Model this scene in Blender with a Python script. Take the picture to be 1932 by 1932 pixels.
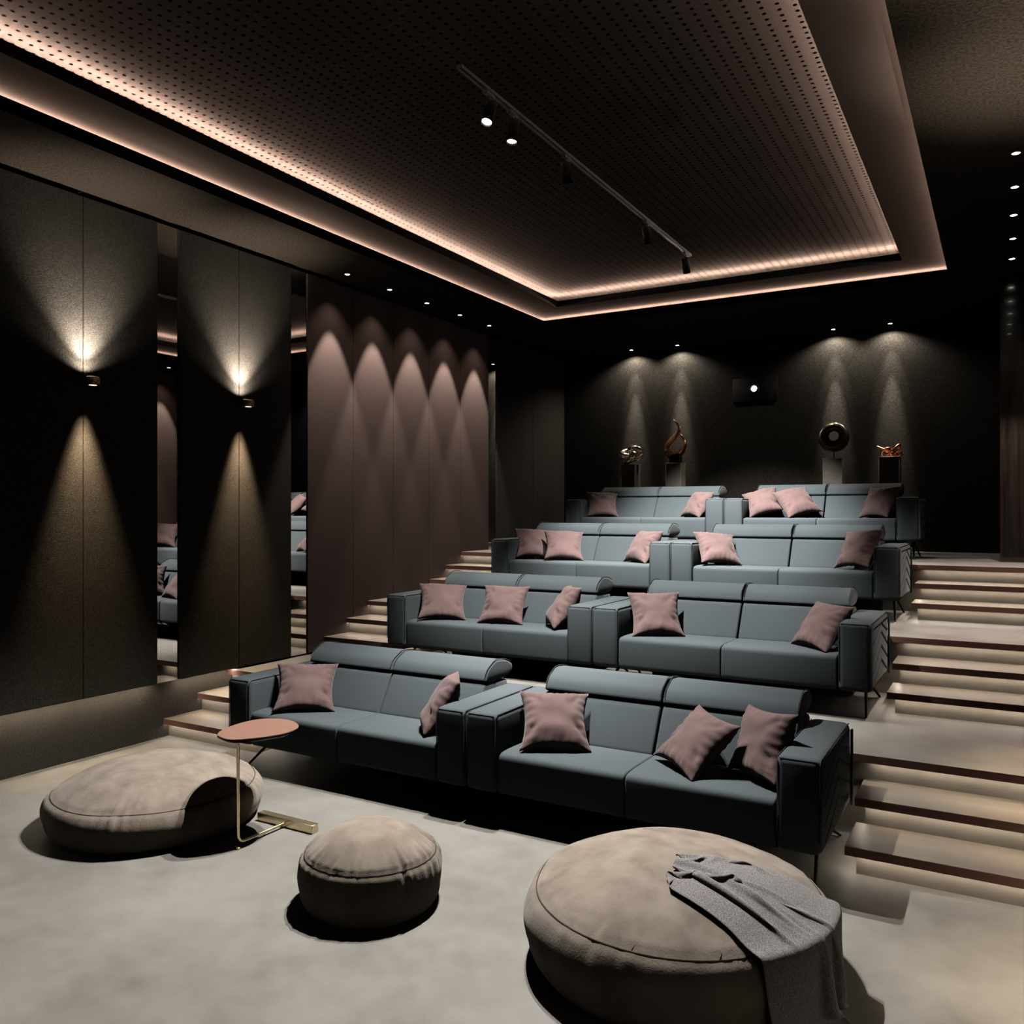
import bpy, bmesh, math, random
from math import sin, cos, pi, radians, sqrt, exp, atan2, hypot
from mathutils import Vector, Matrix, noise

for _o in list(bpy.data.objects):
    bpy.data.objects.remove(_o)
scn = bpy.context.scene
COL = scn.collection

# ------------------------------------------------------------------ camera
cam_d = bpy.data.cameras.new('camera')
cam_d.sensor_width = 36.0
cam_d.lens = 36.0 * 1594.85 / 1932.0
cam_d.shift_y = -(966.0 - 964.96) / 1932.0
cam_d.clip_start = 0.05
cam = bpy.data.objects.new('camera', cam_d)
COL.objects.link(cam)
cam.location = (0, 0, 1.8)
cam.rotation_euler = (pi / 2, 0, 0.526)
scn.camera = cam

# ------------------------------------------------------------------ world, exposure
wd = bpy.data.worlds.new('world'); scn.world = wd
wd.use_nodes = True
bg = wd.node_tree.nodes['Background']
bg.inputs[0].default_value = (1.0, 0.97, 0.93, 1)
bg.inputs[1].default_value = 0.008
scn.view_settings.view_transform = 'Standard'
scn.view_settings.look = 'None'
scn.view_settings.gamma = 1.0
scn.view_settings.use_curve_mapping = False
scn.view_settings.exposure = 0.0
scn.cycles.max_bounces = 5
scn.cycles.diffuse_bounces = 2
scn.cycles.glossy_bounces = 4

# lamp strengths
K_FRONT = 4700.0      # track head aimed at the poufs
K_ROW = (4500.0, 7000.0, 8600.0, 5000.0)   # track heads aimed at the sofa rows
K_UP, K_DOWN = 520.0, 300.0       # wall sconces
K_PINK = 1050.0        # downlights washing the mauve panels
K_BACK = 330.0        # downlights over the pedestals
LED_STEP, LED_COVE_LOW, LED_COVE_HIGH, LED_PLINTH = 170.0, 640.0, 2100.0, 300.0

# ------------------------------------------------------------------ dimensions (metres)
ZC = 4.10                        # lower ceiling
XPAN, XPLI = -5.715, -5.80       # left panel face, plinth wall face
XPANR, XPLIR = 0.295, 0.38       # right wall
XC = -2.711                      # middle of the sofa rows
RISE = 0.4365; STEP = RISE / 3; PITCH = 1.757
YBACK = 11.42

# ------------------------------------------------------------------ material helpers
MATS = {}
def new_mat(name):
    m = bpy.data.materials.new(name); m.use_nodes = True
    MATS[name] = m
    nt = m.node_tree
    return m, nt, nt.nodes['Principled BSDF']

def setp(b, **kw):
    names = {'base': 'Base Color', 'rough': 'Roughness', 'metal': 'Metallic', 'spec': 'Specular IOR Level',
             'sheen': 'Sheen Weight', 'coat': 'Coat Weight'}
    for k, v in kw.items():
        i = b.inputs[names[k]]
        i.default_value = (*v, 1) if isinstance(v, tuple) else v

def coords(nt, scale=(1, 1, 1), kind='Object'):
    tc = nt.nodes.new('ShaderNodeTexCoord'); mp = nt.nodes.new('ShaderNodeMapping')
    mp.inputs['Scale'].default_value = scale
    nt.links.new(tc.outputs[kind], mp.inputs[0])
    return mp.outputs[0]

def noise_node(nt, vec, scale, detail=4, rough=.55):
    n = nt.nodes.new('ShaderNodeTexNoise')
    n.inputs['Scale'].default_value = scale; n.inputs['Detail'].default_value = detail
    n.inputs['Roughness'].default_value = rough
    nt.links.new(vec, n.inputs['Vector'])
    return n.outputs['Fac']

def ramp(nt, fac, stops):
    r = nt.nodes.new('ShaderNodeValToRGB')
    els = r.color_ramp.elements
    while len(els) < len(stops): els.new(.5)
    for e, (p, c) in zip(els, stops):
        e.position = p; e.color = (*c, 1)
    nt.links.new(fac, r.inputs[0])
    return r.outputs[0]

def bump(nt, b, fac, strength, dist=.01):
    n = nt.nodes.new('ShaderNodeBump')
    n.inputs['Strength'].default_value = strength; n.inputs['Distance'].default_value = dist
    nt.links.new(fac, n.inputs['Height']); nt.links.new(n.outputs[0], b.inputs['Normal'])

ALB = .11     # darkens all finish colours to cut bounce light and deepen the shadows
def dk(c): return tuple(x * ALB for x in c)
def cloudy(name, c0, c1, scale, rough, bscale=0, bstr=0, stretch=(1, 1, 1), spec=.3, sheen=0, lo=.3, hi=.7, detail=5, kind='Object', bdist=.004):
    c0, c1, spec = dk(c0), dk(c1), spec * .15
    m, nt, b = new_mat(name)
    v = coords(nt, stretch, kind)
    f = noise_node(nt, v, scale, detail)
    nt.links.new(ramp(nt, f, [(lo, c0), (hi, c1)]), b.inputs['Base Color'])
    setp(b, rough=rough, spec=spec, sheen=sheen * .12)
    if bscale:
        bump(nt, b, noise_node(nt, v, bscale, 3), bstr, bdist)
    return m

def glow(name, col, s):
    m, nt, b = new_mat(name)
    setp(b, base=(.0, .0, .0))
    b.inputs['Emission Color'].default_value = (*col, 1); b.inputs['Emission Strength'].default_value = s
    return m

def metal(name, col, rough, m_=1.0, nscale=0):
    m, nt, b = new_mat(name); setp(b, base=col, rough=rough, metal=m_, spec=.5 if m_ > .5 else .04)
    v = coords(nt)
    f = noise_node(nt, v, nscale or 30, 3)
    r = nt.nodes.new('ShaderNodeMapRange')
    r.inputs['To Min'].default_value = rough * .8; r.inputs['To Max'].default_value = rough * 1.25
    nt.links.new(f, r.inputs['Value']); nt.links.new(r.outputs[0], b.inputs['Roughness'])
    return m

# floor: warm grey micro-cement with soft clouds and fine weave
m, nt, b = new_mat('cement')
v = coords(nt, (1, 1, 1))
f1 = noise_node(nt, v, 1.3, 7, .6); f2 = noise_node(nt, v, 9, 4)
mx = nt.nodes.new('ShaderNodeMath'); mx.operation = 'MULTIPLY_ADD'; mx.inputs[1].default_value = .3
nt.links.new(f2, mx.inputs[0]); nt.links.new(f1, mx.inputs[2])
nt.links.new(ramp(nt, mx.outputs[0], [(.42, dk((.215, .205, .186))), (.65, dk((.335, .323, .295))), (.86, dk((.42, .405, .375)))]), b.inputs['Base Color'])
setp(b, rough=.62, spec=.04)
bump(nt, b, noise_node(nt, v, 220, 2), .08, .002)
CEMENT = m
# stair treads: pale brushed oak-cement, stretched along the step
cloudy('tread', (.26, .215, .165), (.38, .33, .27), 2.2, .5, 60, .05, (.5, 4, 4), .3)
cloudy('riser', (.36, .325, .275), (.43, .39, .335), 6, .75, 120, .15)
cloudy('nosing', (.30, .165, .13), (.46, .25, .20), 3, .42, 40, .08, (.6, 6, 30))
cloudy('felt_dark', (.075, .067, .058), (.155, .14, .12), 90, .95, 140, .5, spec=.1, lo=.35, hi=.68, detail=3, bdist=.006)
cloudy('felt_ceiling', (.022, .0165, .012), (.080, .062, .048), 60, .95, 120, .4, spec=.1, detail=3)
cloudy('felt_mauve', (.190, .142, .130), (.225, .170, .155), 60, .9, 160, .25, spec=.15)
cloudy('backwall', (.035, .032, .028), (.085, .078, .068), 70, .95, 120, .5, spec=.1, detail=3)
cloudy('soffit', (.13, .107, .093), (.147, .121, .105), 3, .9, spec=0)
cloudy('lip', (.012, .011, .010), (.016, .015, .013), 5, .7)
cloudy('dark_shell', (.02, .018, .016), (.03, .027, .024), 8, .9)
cloudy('sofa_blue', (.088, .112, .126), (.110, .138, .154), 140, .88, 380, .22, sheen=.15, spec=.2, bdist=.003)
cloudy('sofa_piping', (.03, .038, .043), (.036, .046, .052), 60, .8)
cloudy('pillow_pink', (.185, .120, .117), (.212, .137, .134), 14, .85, 420, .15, (1, 1, 1), sheen=.2, spec=.2, bdist=.002)
cloudy('suede', (.27, .222, .18), (.46, .392, .33), 9, .95, 130, .30, sheen=.25, spec=.12, lo=.32, hi=.72, bdist=.004)
cloudy('suede_seam', (.09, .07, .055), (.11, .085, .07), 20, .9)
cloudy('throw_grey', (.20, .19, .195), (.50, .475, .48), 260, .95, 420, .4, (1, 1, 1), sheen=.3, spec=.1, lo=.38, hi=.66, detail=2, bdist=.003)
cloudy('table_wood', (.27, .145, .11), (.42, .245, .19), 5, .38, 60, .05, (3, 22, 3), .4)
cloudy('table_rim', (.05, .025, .018), (.07, .035, .025), 5, .25)
cloudy('stone', (.30, .265, .23), (.55, .48, .41), 5, .55, 30, .2, (1, 1, 2))
cloudy('stone_top', (.55, .51, .46), (.6, .56, .50), 12, .4)
metal('brass', (.62, .52, .34), .24)
metal('bronze', (.42, .20, .095), .22)
metal('dark_bronze', (.05, .041, .028), .34)
metal('copper', (.72, .30, .16), .15)
metal('champagne', (.80, .70, .52), .10)
metal('sconce_bronze', (.36, .25, .16), .3)
metal('black_metal', (.004, .004, .004), .6, .0)
m, nt, b = new_mat('mirror'); setp(b, base=(.62, .60, .58), metal=1.0, rough=.015)
v = coords(nt); rr = nt.nodes.new('ShaderNodeMapRange'); rr.inputs['To Min'].default_value = .0; rr.inputs['To Max'].default_value = .02
nt.links.new(noise_node(nt, v, 2), rr.inputs['Value']); nt.links.new(rr.outputs[0], b.inputs['Roughness'])
# polished dark timber of the projecting bay at the right
m, nt, b = new_mat('dark_timber'); v = coords(nt, (14, 14, .6))
nt.links.new(ramp(nt, noise_node(nt, v, 2.2, 6, .65), [(.35, (.004, .0035, .003)), (.7, (.016, .012, .010))]), b.inputs['Base Color'])
setp(b, rough=.12, spec=.5, coat=.3)
# perforated acoustic board: holes painted as near-black dots for their shaded cavities, on a 77 x 57.5 mm grid
m, nt, b = new_mat('perforated')
tc = nt.nodes.new('ShaderNodeTexCoord'); sx = nt.nodes.new('ShaderNodeSeparateXYZ')
nt.links.new(tc.outputs['Object'], sx.inputs[0])
def wrapped(axis, off, step):
    a = nt.nodes.new('ShaderNodeMath'); a.operation = 'SUBTRACT'; a.inputs[1].default_value = off
    nt.links.new(sx.outputs[axis], a.inputs[0])
    w = nt.nodes.new('ShaderNodeMath'); w.operation = 'WRAP'; w.inputs[1].default_value = step / 2; w.inputs[2].default_value = -step / 2
    nt.links.new(a.outputs[0], w.inputs[0])
    q = nt.nodes.new('ShaderNodeMath'); q.operation = 'POWER'; q.inputs[1].default_value = 2
    ab = nt.nodes.new('ShaderNodeMath'); ab.operation = 'ABSOLUTE'
    nt.links.new(w.outputs[0], ab.inputs[0]); nt.links.new(ab.outputs[0], q.inputs[0])
    return q.outputs[0]
ad = nt.nodes.new('ShaderNodeMath'); ad.operation = 'ADD'
nt.links.new(wrapped('X', -4.685, .0784), ad.inputs[0]); nt.links.new(wrapped('Y', 2.613, .0584), ad.inputs[1])
lt = nt.nodes.new('ShaderNodeMath'); lt.operation = 'LESS_THAN'; lt.inputs[1].default_value = .0112 ** 2
nt.links.new(ad.outputs[0], lt.inputs[0])
mxn = nt.nodes.new('ShaderNodeMix'); mxn.data_type = 'RGBA'
mxn.inputs[6].default_value = (*dk((.095, .082, .073)), 1); mxn.inputs[7].default_value = (.0001, .0001, .0001, 1)
nt.links.new(lt.outputs[0], mxn.inputs[0]); nt.links.new(mxn.outputs[2], b.inputs['Base Color'])
setp(b, rough=.9, spec=0.0)

glow('led_step', (1.0, .86, .70), LED_STEP)
glow('led_plinth', (1.0, .84, .66), LED_PLINTH)
glow('led_cove_low', (1.0, .74, .62), LED_COVE_LOW)
glow('led_cove_high', (1.0, .74, .62), LED_COVE_HIGH)
glow('lens_warm', (1.0, .93, .82), 14.0)
glow('lens_bright', (1.0, .95, .86), 22.0)
glow('lens_projector', (.92, .97, 1.0), 30.0)
glow('lens_dim', (1.0, .86, .68), 1.6)

# ------------------------------------------------------------------ mesh helpers
def tag(o, label=None, cat=None, group=None, kind=None):
    if label: o['label'] = label
    if cat: o['category'] = cat
    if group: o['group'] = group
    if kind: o['kind'] = kind
    return o

def link(name, me, mat, parent=None, smooth=True):
    o = bpy.data.objects.new(name, me); COL.objects.link(o)
    mats = mat if isinstance(mat, (list, tuple)) else [mat]
    for x in mats: me.materials.append(MATS[x] if isinstance(x, str) else x)
    if smooth:
        me.polygons.foreach_set('use_smooth', [True] * len(me.polygons))
    if parent: o.parent = parent
    return o

def from_bm(name, bm, mat, parent=None, smooth=True, angle=None):
    me = bpy.data.meshes.new(name); bm.normal_update(); bm.to_mesh(me); bm.free()
    o = link(name, me, mat, parent, smooth)
    if smooth and angle is not None:
        me.set_sharp_from_angle(angle=radians(angle))
    return o

def from_py(name, vs, fs, mat, parent=None, smooth=True):
    me = bpy.data.meshes.new(name); me.from_pydata([tuple(q) for q in vs], [], fs); me.update()
    bm = bmesh.new(); bm.from_mesh(me); bmesh.ops.recalc_face_normals(bm, faces=bm.faces); bm.to_mesh(me); bm.free()
    return link(name, me, mat, parent, smooth)

def bm_box(bm, x0, x1, y0, y1, z0, z1, r=0, seg=3):
    ret = bmesh.ops.create_cube(bm, size=1.0)
    vs = ret['verts']
    for q in vs:
        q.co = Vector(((x0 + x1) / 2 + q.co.x * (x1 - x0), (y0 + y1) / 2 + q.co.y * (y1 - y0), (z0 + z1) / 2 + q.co.z * (z1 - z0)))
    if r > 0:
        es = list({e for q in vs for e in q.link_edges})
        bmesh.ops.bevel(bm, geom=es, offset=r, segments=seg, profile=.5, affect='EDGES', clamp_overlap=True)

def box(name, x0, x1, y0, y1, z0, z1, mat, parent=None, r=0, seg=3):
    bm = bmesh.new(); bm_box(bm, x0, x1, y0, y1, z0, z1, r, seg)
    return from_bm(name, bm, mat, parent, smooth=r > 0, angle=40 if r > 0 else None)

def empty(name, loc=(0, 0, 0), rz=0):
    o = bpy.data.objects.new(name, None); COL.objects.link(o)
    o.location = loc; o.rotation_euler.z = rz; o.empty_display_size = .1
    return o

def copy_tree(o, parent=None):
    c = o.copy(); COL.objects.link(c); c.parent = parent
    for ch in list(o.children): copy_tree(ch, c)
    return c

def catmull(pts, n):
    out = []
    P = [Vector(p) for p in pts]
    for i in range(len(P) - 1):
        p0 = P[max(i - 1, 0)]; p1 = P[i]; p2 = P[i + 1]; p3 = P[min(i + 2, len(P) - 1)]
        for k in range(n):
            t = k / n
            out.append(.5 * ((2 * p1) + (p2 - p0) * t + (2 * p0 - 5 * p1 + 4 * p2 - p3) * t * t + (3 * p1 - p0 - 3 * p2 + p3) * t ** 3))
    out.append(P[-1]); return out

def bm_tube(bm, pts, r, seg=8, closed=False, cap=True):
    P = [Vector(p) for p in pts]; n = len(P)
    rings = []; up = None
    for i in range(n):
        if closed: t = P[(i + 1) % n] - P[i - 1]
        else: t = P[min(i + 1, n - 1)] - P[max(i - 1, 0)]
        t.normalize()
        if up is None:
            up = Vector((0, 0, 1)) if abs(t.z) < .9 else Vector((1, 0, 0))
        a = t.cross(up).normalized(); up = a.cross(t).normalized()
        rad = r[i] if isinstance(r, (list, tuple)) else r
        rings.append([bm.verts.new(P[i] + (a * cos(2 * pi * k / seg) + up * sin(2 * pi * k / seg)) * rad) for k in range(seg)])
    for i in range(n if closed else n - 1):
        A, B = rings[i], rings[(i + 1) % n]
        for k in range(seg):
            bm.faces.new((A[k], A[(k + 1) % seg], B[(k + 1) % seg], B[k]))
    if cap and not closed:
        bm.faces.new(rings[0][::-1]); bm.faces.new(rings[-1])

def tube(name, pts, r, mat, parent=None, seg=8, closed=False):
    bm = bmesh.new(); bm_tube(bm, pts, r, seg, closed)
    bmesh.ops.recalc_face_normals(bm, faces=bm.faces)
    return from_bm(name, bm, mat, parent, True, 50)

def bm_lathe(bm, prof, seg=32, c=(0, 0, 0), axis='z', ringed=False):
    rings = []
    for r, z in prof:
        ring = []
        for k in range(seg):
            a = 2 * pi * k / seg
            p = (r * cos(a), r * sin(a), z)
            if axis == 'y': p = (p[0], p[2], p[1])
            if axis == 'x': p = (p[2], p[0], p[1])
            ring.append(bm.verts.new((c[0] + p[0], c[1] + p[1], c[2] + p[2])))
        rings.append(ring)
    nr = len(rings)
    for i in range(nr if ringed else nr - 1):
        A, B = rings[i], rings[(i + 1) % nr]
        for k in range(seg):
            bm.faces.new((A[k], A[(k + 1) % seg], B[(k + 1) % seg], B[k]))
    if not ringed:
        bm.faces.new(rings[0][::-1]); bm.faces.new(rings[-1])
    bmesh.ops.recalc_face_normals(bm, faces=bm.faces)

def lathe(name, prof, mat, parent=None, seg=32, c=(0, 0, 0), axis='z', angle=45, ringed=False):
    bm = bmesh.new(); bm_lathe(bm, prof, seg, c, axis, ringed)
    return from_bm(name, bm, mat, parent, True, angle)

def spot(name, loc, target, energy, angle, blend, col=(1, .9, .78), size=.02, parent=None):
    d = bpy.data.lights.new(name, 'SPOT'); d.energy = energy; d.spot_size = radians(angle); d.spot_blend = blend
    d.color = col; d.shadow_soft_size = size
    o = bpy.data.objects.new(name, d); COL.objects.link(o)
    o.location = loc
    o.rotation_euler = (Vector(target) - Vector(loc)).to_track_quat('-Z', 'Y').to_euler()
    if parent:
        bpy.context.view_layer.update()
        o.parent = parent; o.matrix_parent_inverse = parent.matrix_world.inverted()
    return o

def structure(o): o['kind'] = 'structure'; return o

# ================================================================== SETTING
structure(box('floor', -6.0, .6, -1.5, 5.3, -.2, 0, CEMENT))
# terraced platforms (each a slab with a dark timber nosing on a recessed body)
def slab_mesh(name, x0, x1, y0, y1, z0, z1, parent, top='tread'):
    bm = bmesh.new(); bm_box(bm, x0, x1, y0, y1, z0, z1, .0015, 1)
    bm.normal_update()
    for f in bm.faces: f.material_index = 0 if f.normal.z > .7 else 1
    return from_bm(name, bm, [top, 'nosing'], parent, False)

NOSE = .045; OVER = .052
PLAT_Y = [5.09, 5.09 + PITCH, 5.09 + 2 * PITCH]
for k in range(3):
    y0 = PLAT_Y[k]; y1 = (PLAT_Y[k + 1] + .25) if k < 2 else YBACK + .1
    zt = RISE * (k + 1)
    body = structure(box('floor_platform', XPLI - .1, XPLIR + .1, y0 + OVER, y1, 0, zt - NOSE, 'riser'))
    slab_mesh('platform_slab', XPLI - .1, XPLIR + .1, y0, y1, zt - NOSE, zt, body, CEMENT)
    for (a, b_) in ((-.63, XPLIR), (XPLI, -4.79)):
        box('led_strip', a, b_, y0 + .020, y0 + .028, zt - NOSE - .0001, zt - NOSE, 'led_step', body)

# staircases in both aisles: two floating treads below each platform edge
names = ['lowest', 'middle', 'topmost']
for side in (1, -1):
    for k in range(3):
        base = RISE * k
        x0, x1 = (-.677, XPANR) if side > 0 else (XPLI if k == 0 else XPAN, -4.745)
        st = empty('staircase', ((x0 + x1) / 2, 4.442 + PITCH * k, base))
        where = 'in the aisle right of the sofas' if side > 0 else 'in the aisle along the panelled left wall'
        tag(st, '%s lit stair flight of floating treads %s' % (names[k], where), 'stairs', 'lit stair flights in the aisles')
        ox, oy, oz = st.location
        for j in range(2):
            y0 = 4.442 + PITCH * k + .323 * j; zt = base + STEP * (j + 1)
            yend = PLAT_Y[k] + OVER
            slab_mesh('tread', x0 - ox, x1 - ox, y0 - oy, (y0 + .375 if j == 0 else yend) - oy, zt - NOSE - oz, zt - oz, st, 'tread')
            rx0, rx1 = (x0 + .047, x1) if side > 0 else (x0, x1 - .047)
            box('riser', rx0 - ox, rx1 - ox, y0 + OVER - oy, yend - oy, zt - STEP - oz, zt - NOSE - oz, 'riser', st)
            ex = (x0 + .018, x0 + .026) if side > 0 else (x1 - .026, x1 - .018)
            box('led_strip', ex[0] - ox, ex[1] - ox, y0 + .03 - oy, y0 + .30 - oy, zt - NOSE - .0001 - oz, zt - NOSE - oz, 'led_step', st)
            box('led_strip', rx0 - ox, rx1 - ox, y0 + .020 - oy, y0 + .028 - oy, zt - NOSE - .0001 - oz, zt - NOSE - oz, 'led_step', st)

# left and right walls: backing (plinth) wall, felt panels with fine joints, recessed mirrors
def panel_bm(x0, x1, y0, y1, z0, z1):
    bm = bmesh.new(); bm_box(bm, x0, x1, y0, y1, z0, z1, .004, 1); return bm
PB = .452
seams_dark = [(1.648, 2.269), (2.269, 2.89), (3.086, 3.707), (3.707, 4.328), (4.52, 5.142), (5.142, 5.764)]
seams_mauve = [5.972 + .655 * i for i in range(6)]
mirrors = [(2.89, 3.086), (4.328, 4.52), (5.764, 5.972), (9.247, 9.445)]
for sd, nm in ((-1, 'left'), (1, 'right')):
    xp, xw = (XPAN, XPLI) if sd < 0 else (XPANR, XPLIR)
    lo, hi = (xw - .15, xw) if sd < 0 else (xw, xw + .15)
    wall = structure(box('wall_' + nm, lo, hi, -1.5, YBACK + .15, -.2, 4.7, 'felt_dark'))
    pl, ph = min(xp, xw), max(xp, xw)
    def panel(nm_, y0, y1, mat, g=.002):
        return from_bm(nm_, panel_bm(pl, ph, y0 + g, y1 - g, PB, ZC - .034), mat, wall, False)
    for (a, b_) in seams_dark: panel('wall_panel', a, b_, 'felt_dark')
    for i in range(5): panel('wall_panel', seams_mauve[i], seams_mauve[i + 1], 'felt_mauve')
    far = [(9.445, 10.43), (10.43, YBACK)] if sd < 0 else [(9.247, 9.5)]
    for (a, b_) in far: panel('wall_panel', a, b_, 'felt_dark')
    for (a, b_) in (mirrors if sd < 0 else mirrors[:3]):
        mo = box('mirror_strip', *(sorted((xw, xp - sd * -.012 if sd < 0 else xp + .012))), a, b_, PB, ZC - .034, 'mirror', wall)
        mo['label'] = 'narrow floor-length mirror strip set between wall panels'
    xs = sorted((xp + sd * .012, xp + sd * .026))
    for (a, b_) in ((1.66, 2.26), (2.28, 2.87), (3.10, 3.697), (3.717, 4.315), (4.535, 5.12)):
        box('led_strip', xs[0], xs[1], a, b_, PB - .0001, PB, 'led_plinth', wall)

structure(box('wall_back', XPLI - .15, XPLIR + .15, YBACK, YBACK + .15, 0, 4.7, 'backwall'))
bay = structure(box('wall_bay', -.022, XPLIR, 9.505, YBACK, RISE * 3, ZC, 'dark_timber'))
bay['label'] = 'polished dark timber bay wall at the right of the back platform'

# ceiling: low ring, first cove, mid ring, second cove, perforated board
XL, XR, YB, YFr = -4.961, -.4586, 9.343, -1.5
E_ = .3828; Z1T = ZC + .075; Z2 = 4.2265; Z2T = Z2 + .069; ZP = 4.40
def ring(name, xl, xr, yb, z0, z1, out, mat, parent=None, lip=None):
    bm = bmesh.new()
    bm_box(bm, xl - out, xl, YFr, yb + out, z0, z1)
    bm_box(bm, xr, xr + out, YFr, yb + out, z0, z1)
    bm_box(bm, xl, xr, yb, yb + out, z0, z1)
    if lip:
        bm.normal_update()
        for f in bm.faces:
            f.material_index = 1 if abs(f.normal.z) < .5 or f.normal.z > .5 else 0
    return from_bm(name, bm, [mat, lip] if lip else mat, parent, False)
bmc = bmesh.new()
bm_box(bmc, XPLI - .15, XL, YFr, YBACK + .15, ZC, Z1T)
bm_box(bmc, XR, XPLIR + .15, YFr, YBACK + .15, ZC, Z1T)
bm_box(bmc, XL, XR, YB, YBACK + .15, ZC, Z1T)
bmc.normal_update()
for f in bmc.faces: f.material_index = 0 if f.normal.z < -.5 else 1
ceil = structure(from_bm('ceiling', bmc, ['felt_ceiling', 'lip'], None, False))
bmc = bmesh.new()
o2, o3 = .21, .37
bm_box(bmc, XL - o2, XL + E_, YFr, YB + o2, Z2, Z2T)
bm_box(bmc, XR - E_, XR + o2, YFr, YB + o2, Z2, Z2T)
bm_box(bmc, XL + E_, XR - E_, YB - E_, YB + o2, Z2, Z2T)
bmc.normal_update()
for f in bmc.faces: f.material_index = 0 if f.normal.z < -.5 else 1
from_bm('ceiling_soffit', bmc, ['soffit', 'lip'], ceil, False)
# upstands closing the light pockets
for nm_, (xa, xb, yb_, za, zb) in {'cove_back': (XL - o2, XR + o2, YB + o2, Z1T, Z2), 'cove_back_upper': (XL + E_ - o3, XR - E_ + o3, YB - E_ + o3, Z2T, ZP)}.items():
    bmc = bmesh.new()
    bm_box(bmc, xa - .02, xa, YFr, yb_ + .02, za, zb); bm_box(bmc, xb, xb + .02, YFr, yb_ + .02, za, zb); bm_box(bmc, xa, xb, yb_, yb_ + .02, za, zb)
    from_bm(nm_, bmc, 'lip', ceil, False)
pb = box('perforated_board', XL + E_ - o3 - .02, XR - E_ + o3 + .02, YFr, YB - E_ + o3 + .02, ZP, ZP + .05, 'perforated', ceil)
pb['label'] = 'black perforated acoustic board in the ceiling recess'
def cove_led(xl, xr, yb, z, mat, h):
    d0, d1 = .10, .112
    box('led_strip', xl - d1, xl - d0, YFr + .2, yb + d1, z, z + h, mat, ceil)
    box('led_strip', xr + d0, xr + d1, YFr + .2, yb + d1, z, z + h, mat, ceil)
    box('led_strip', xl - d0, xr + d0, yb + d0, yb + d1, z, z + h, mat, ceil)
    bmb = bmesh.new()                      # bead added on the lip to block low rays from the strip
    bm_box(bmb, xl - .005, xl, YFr, yb + .005, z, z + h); bm_box(bmb, xr, xr + .005, YFr, yb + .005, z, z + h); bm_box(bmb, xl, xr, yb, yb + .005, z, z + h)
    from_bm('light_stop_bead', bmb, 'lip', ceil, False)
cove_led(XL, XR, YB, Z1T, 'led_cove_low', .008)
cove_led(XL + E_, XR - E_, YB - E_, Z2T, 'led_cove_high', .004)
structure(box('ceiling_slab', XPLI - .15, XPLIR + .15, YFr, YBACK + .15, 4.62, 4.7, 'dark_shell'))

# ================================================================== SOFAS
W = 1.985; HW = W / 2; AW = .215; IN = HW - AW
def prism(bm, prof, x0, x1, r=.0, seg=3, crown=0, nx=1):
    """extrude a (y,z) profile from x0 to x1, bevel the end rims"""
    n = len(prof)
    A = [bm.verts.new((x0, y, z)) for y, z in prof]; B = [bm.verts.new((x1, y, z)) for y, z in prof]
    fs = [bm.faces.new(A[::-1]), bm.faces.new(B)]
    for i in range(n): bm.faces.new((A[i], A[(i + 1) % n], B[(i + 1) % n], B[i]))
    bmesh.ops.recalc_face_normals(bm, faces=bm.faces)
    if r:
        es = [e for f in fs for e in f.edges]
        bmesh.ops.bevel(bm, geom=es, offset=r, segments=seg, profile=.5, affect='EDGES', clamp_overlap=True)

def rounded(poly, r, n=4):
    """round the corners of a closed polygon"""
    out = []; m_ = len(poly)
    for i in range(m_):
        a, p, c = Vector(poly[i - 1]), Vector(poly[i]), Vector(poly[(i + 1) % m_])
        rr = min(r, (a - p).length * .45, (c - p).length * .45)
        s = p + (a - p).normalized() * rr; e = p + (c - p).normalized() * rr
        for k in range(n + 1):
            t = k / n
            out.append(tuple((1 - t) ** 2 * s + 2 * t * (1 - t) * p + t * t * e))
    return out

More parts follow.
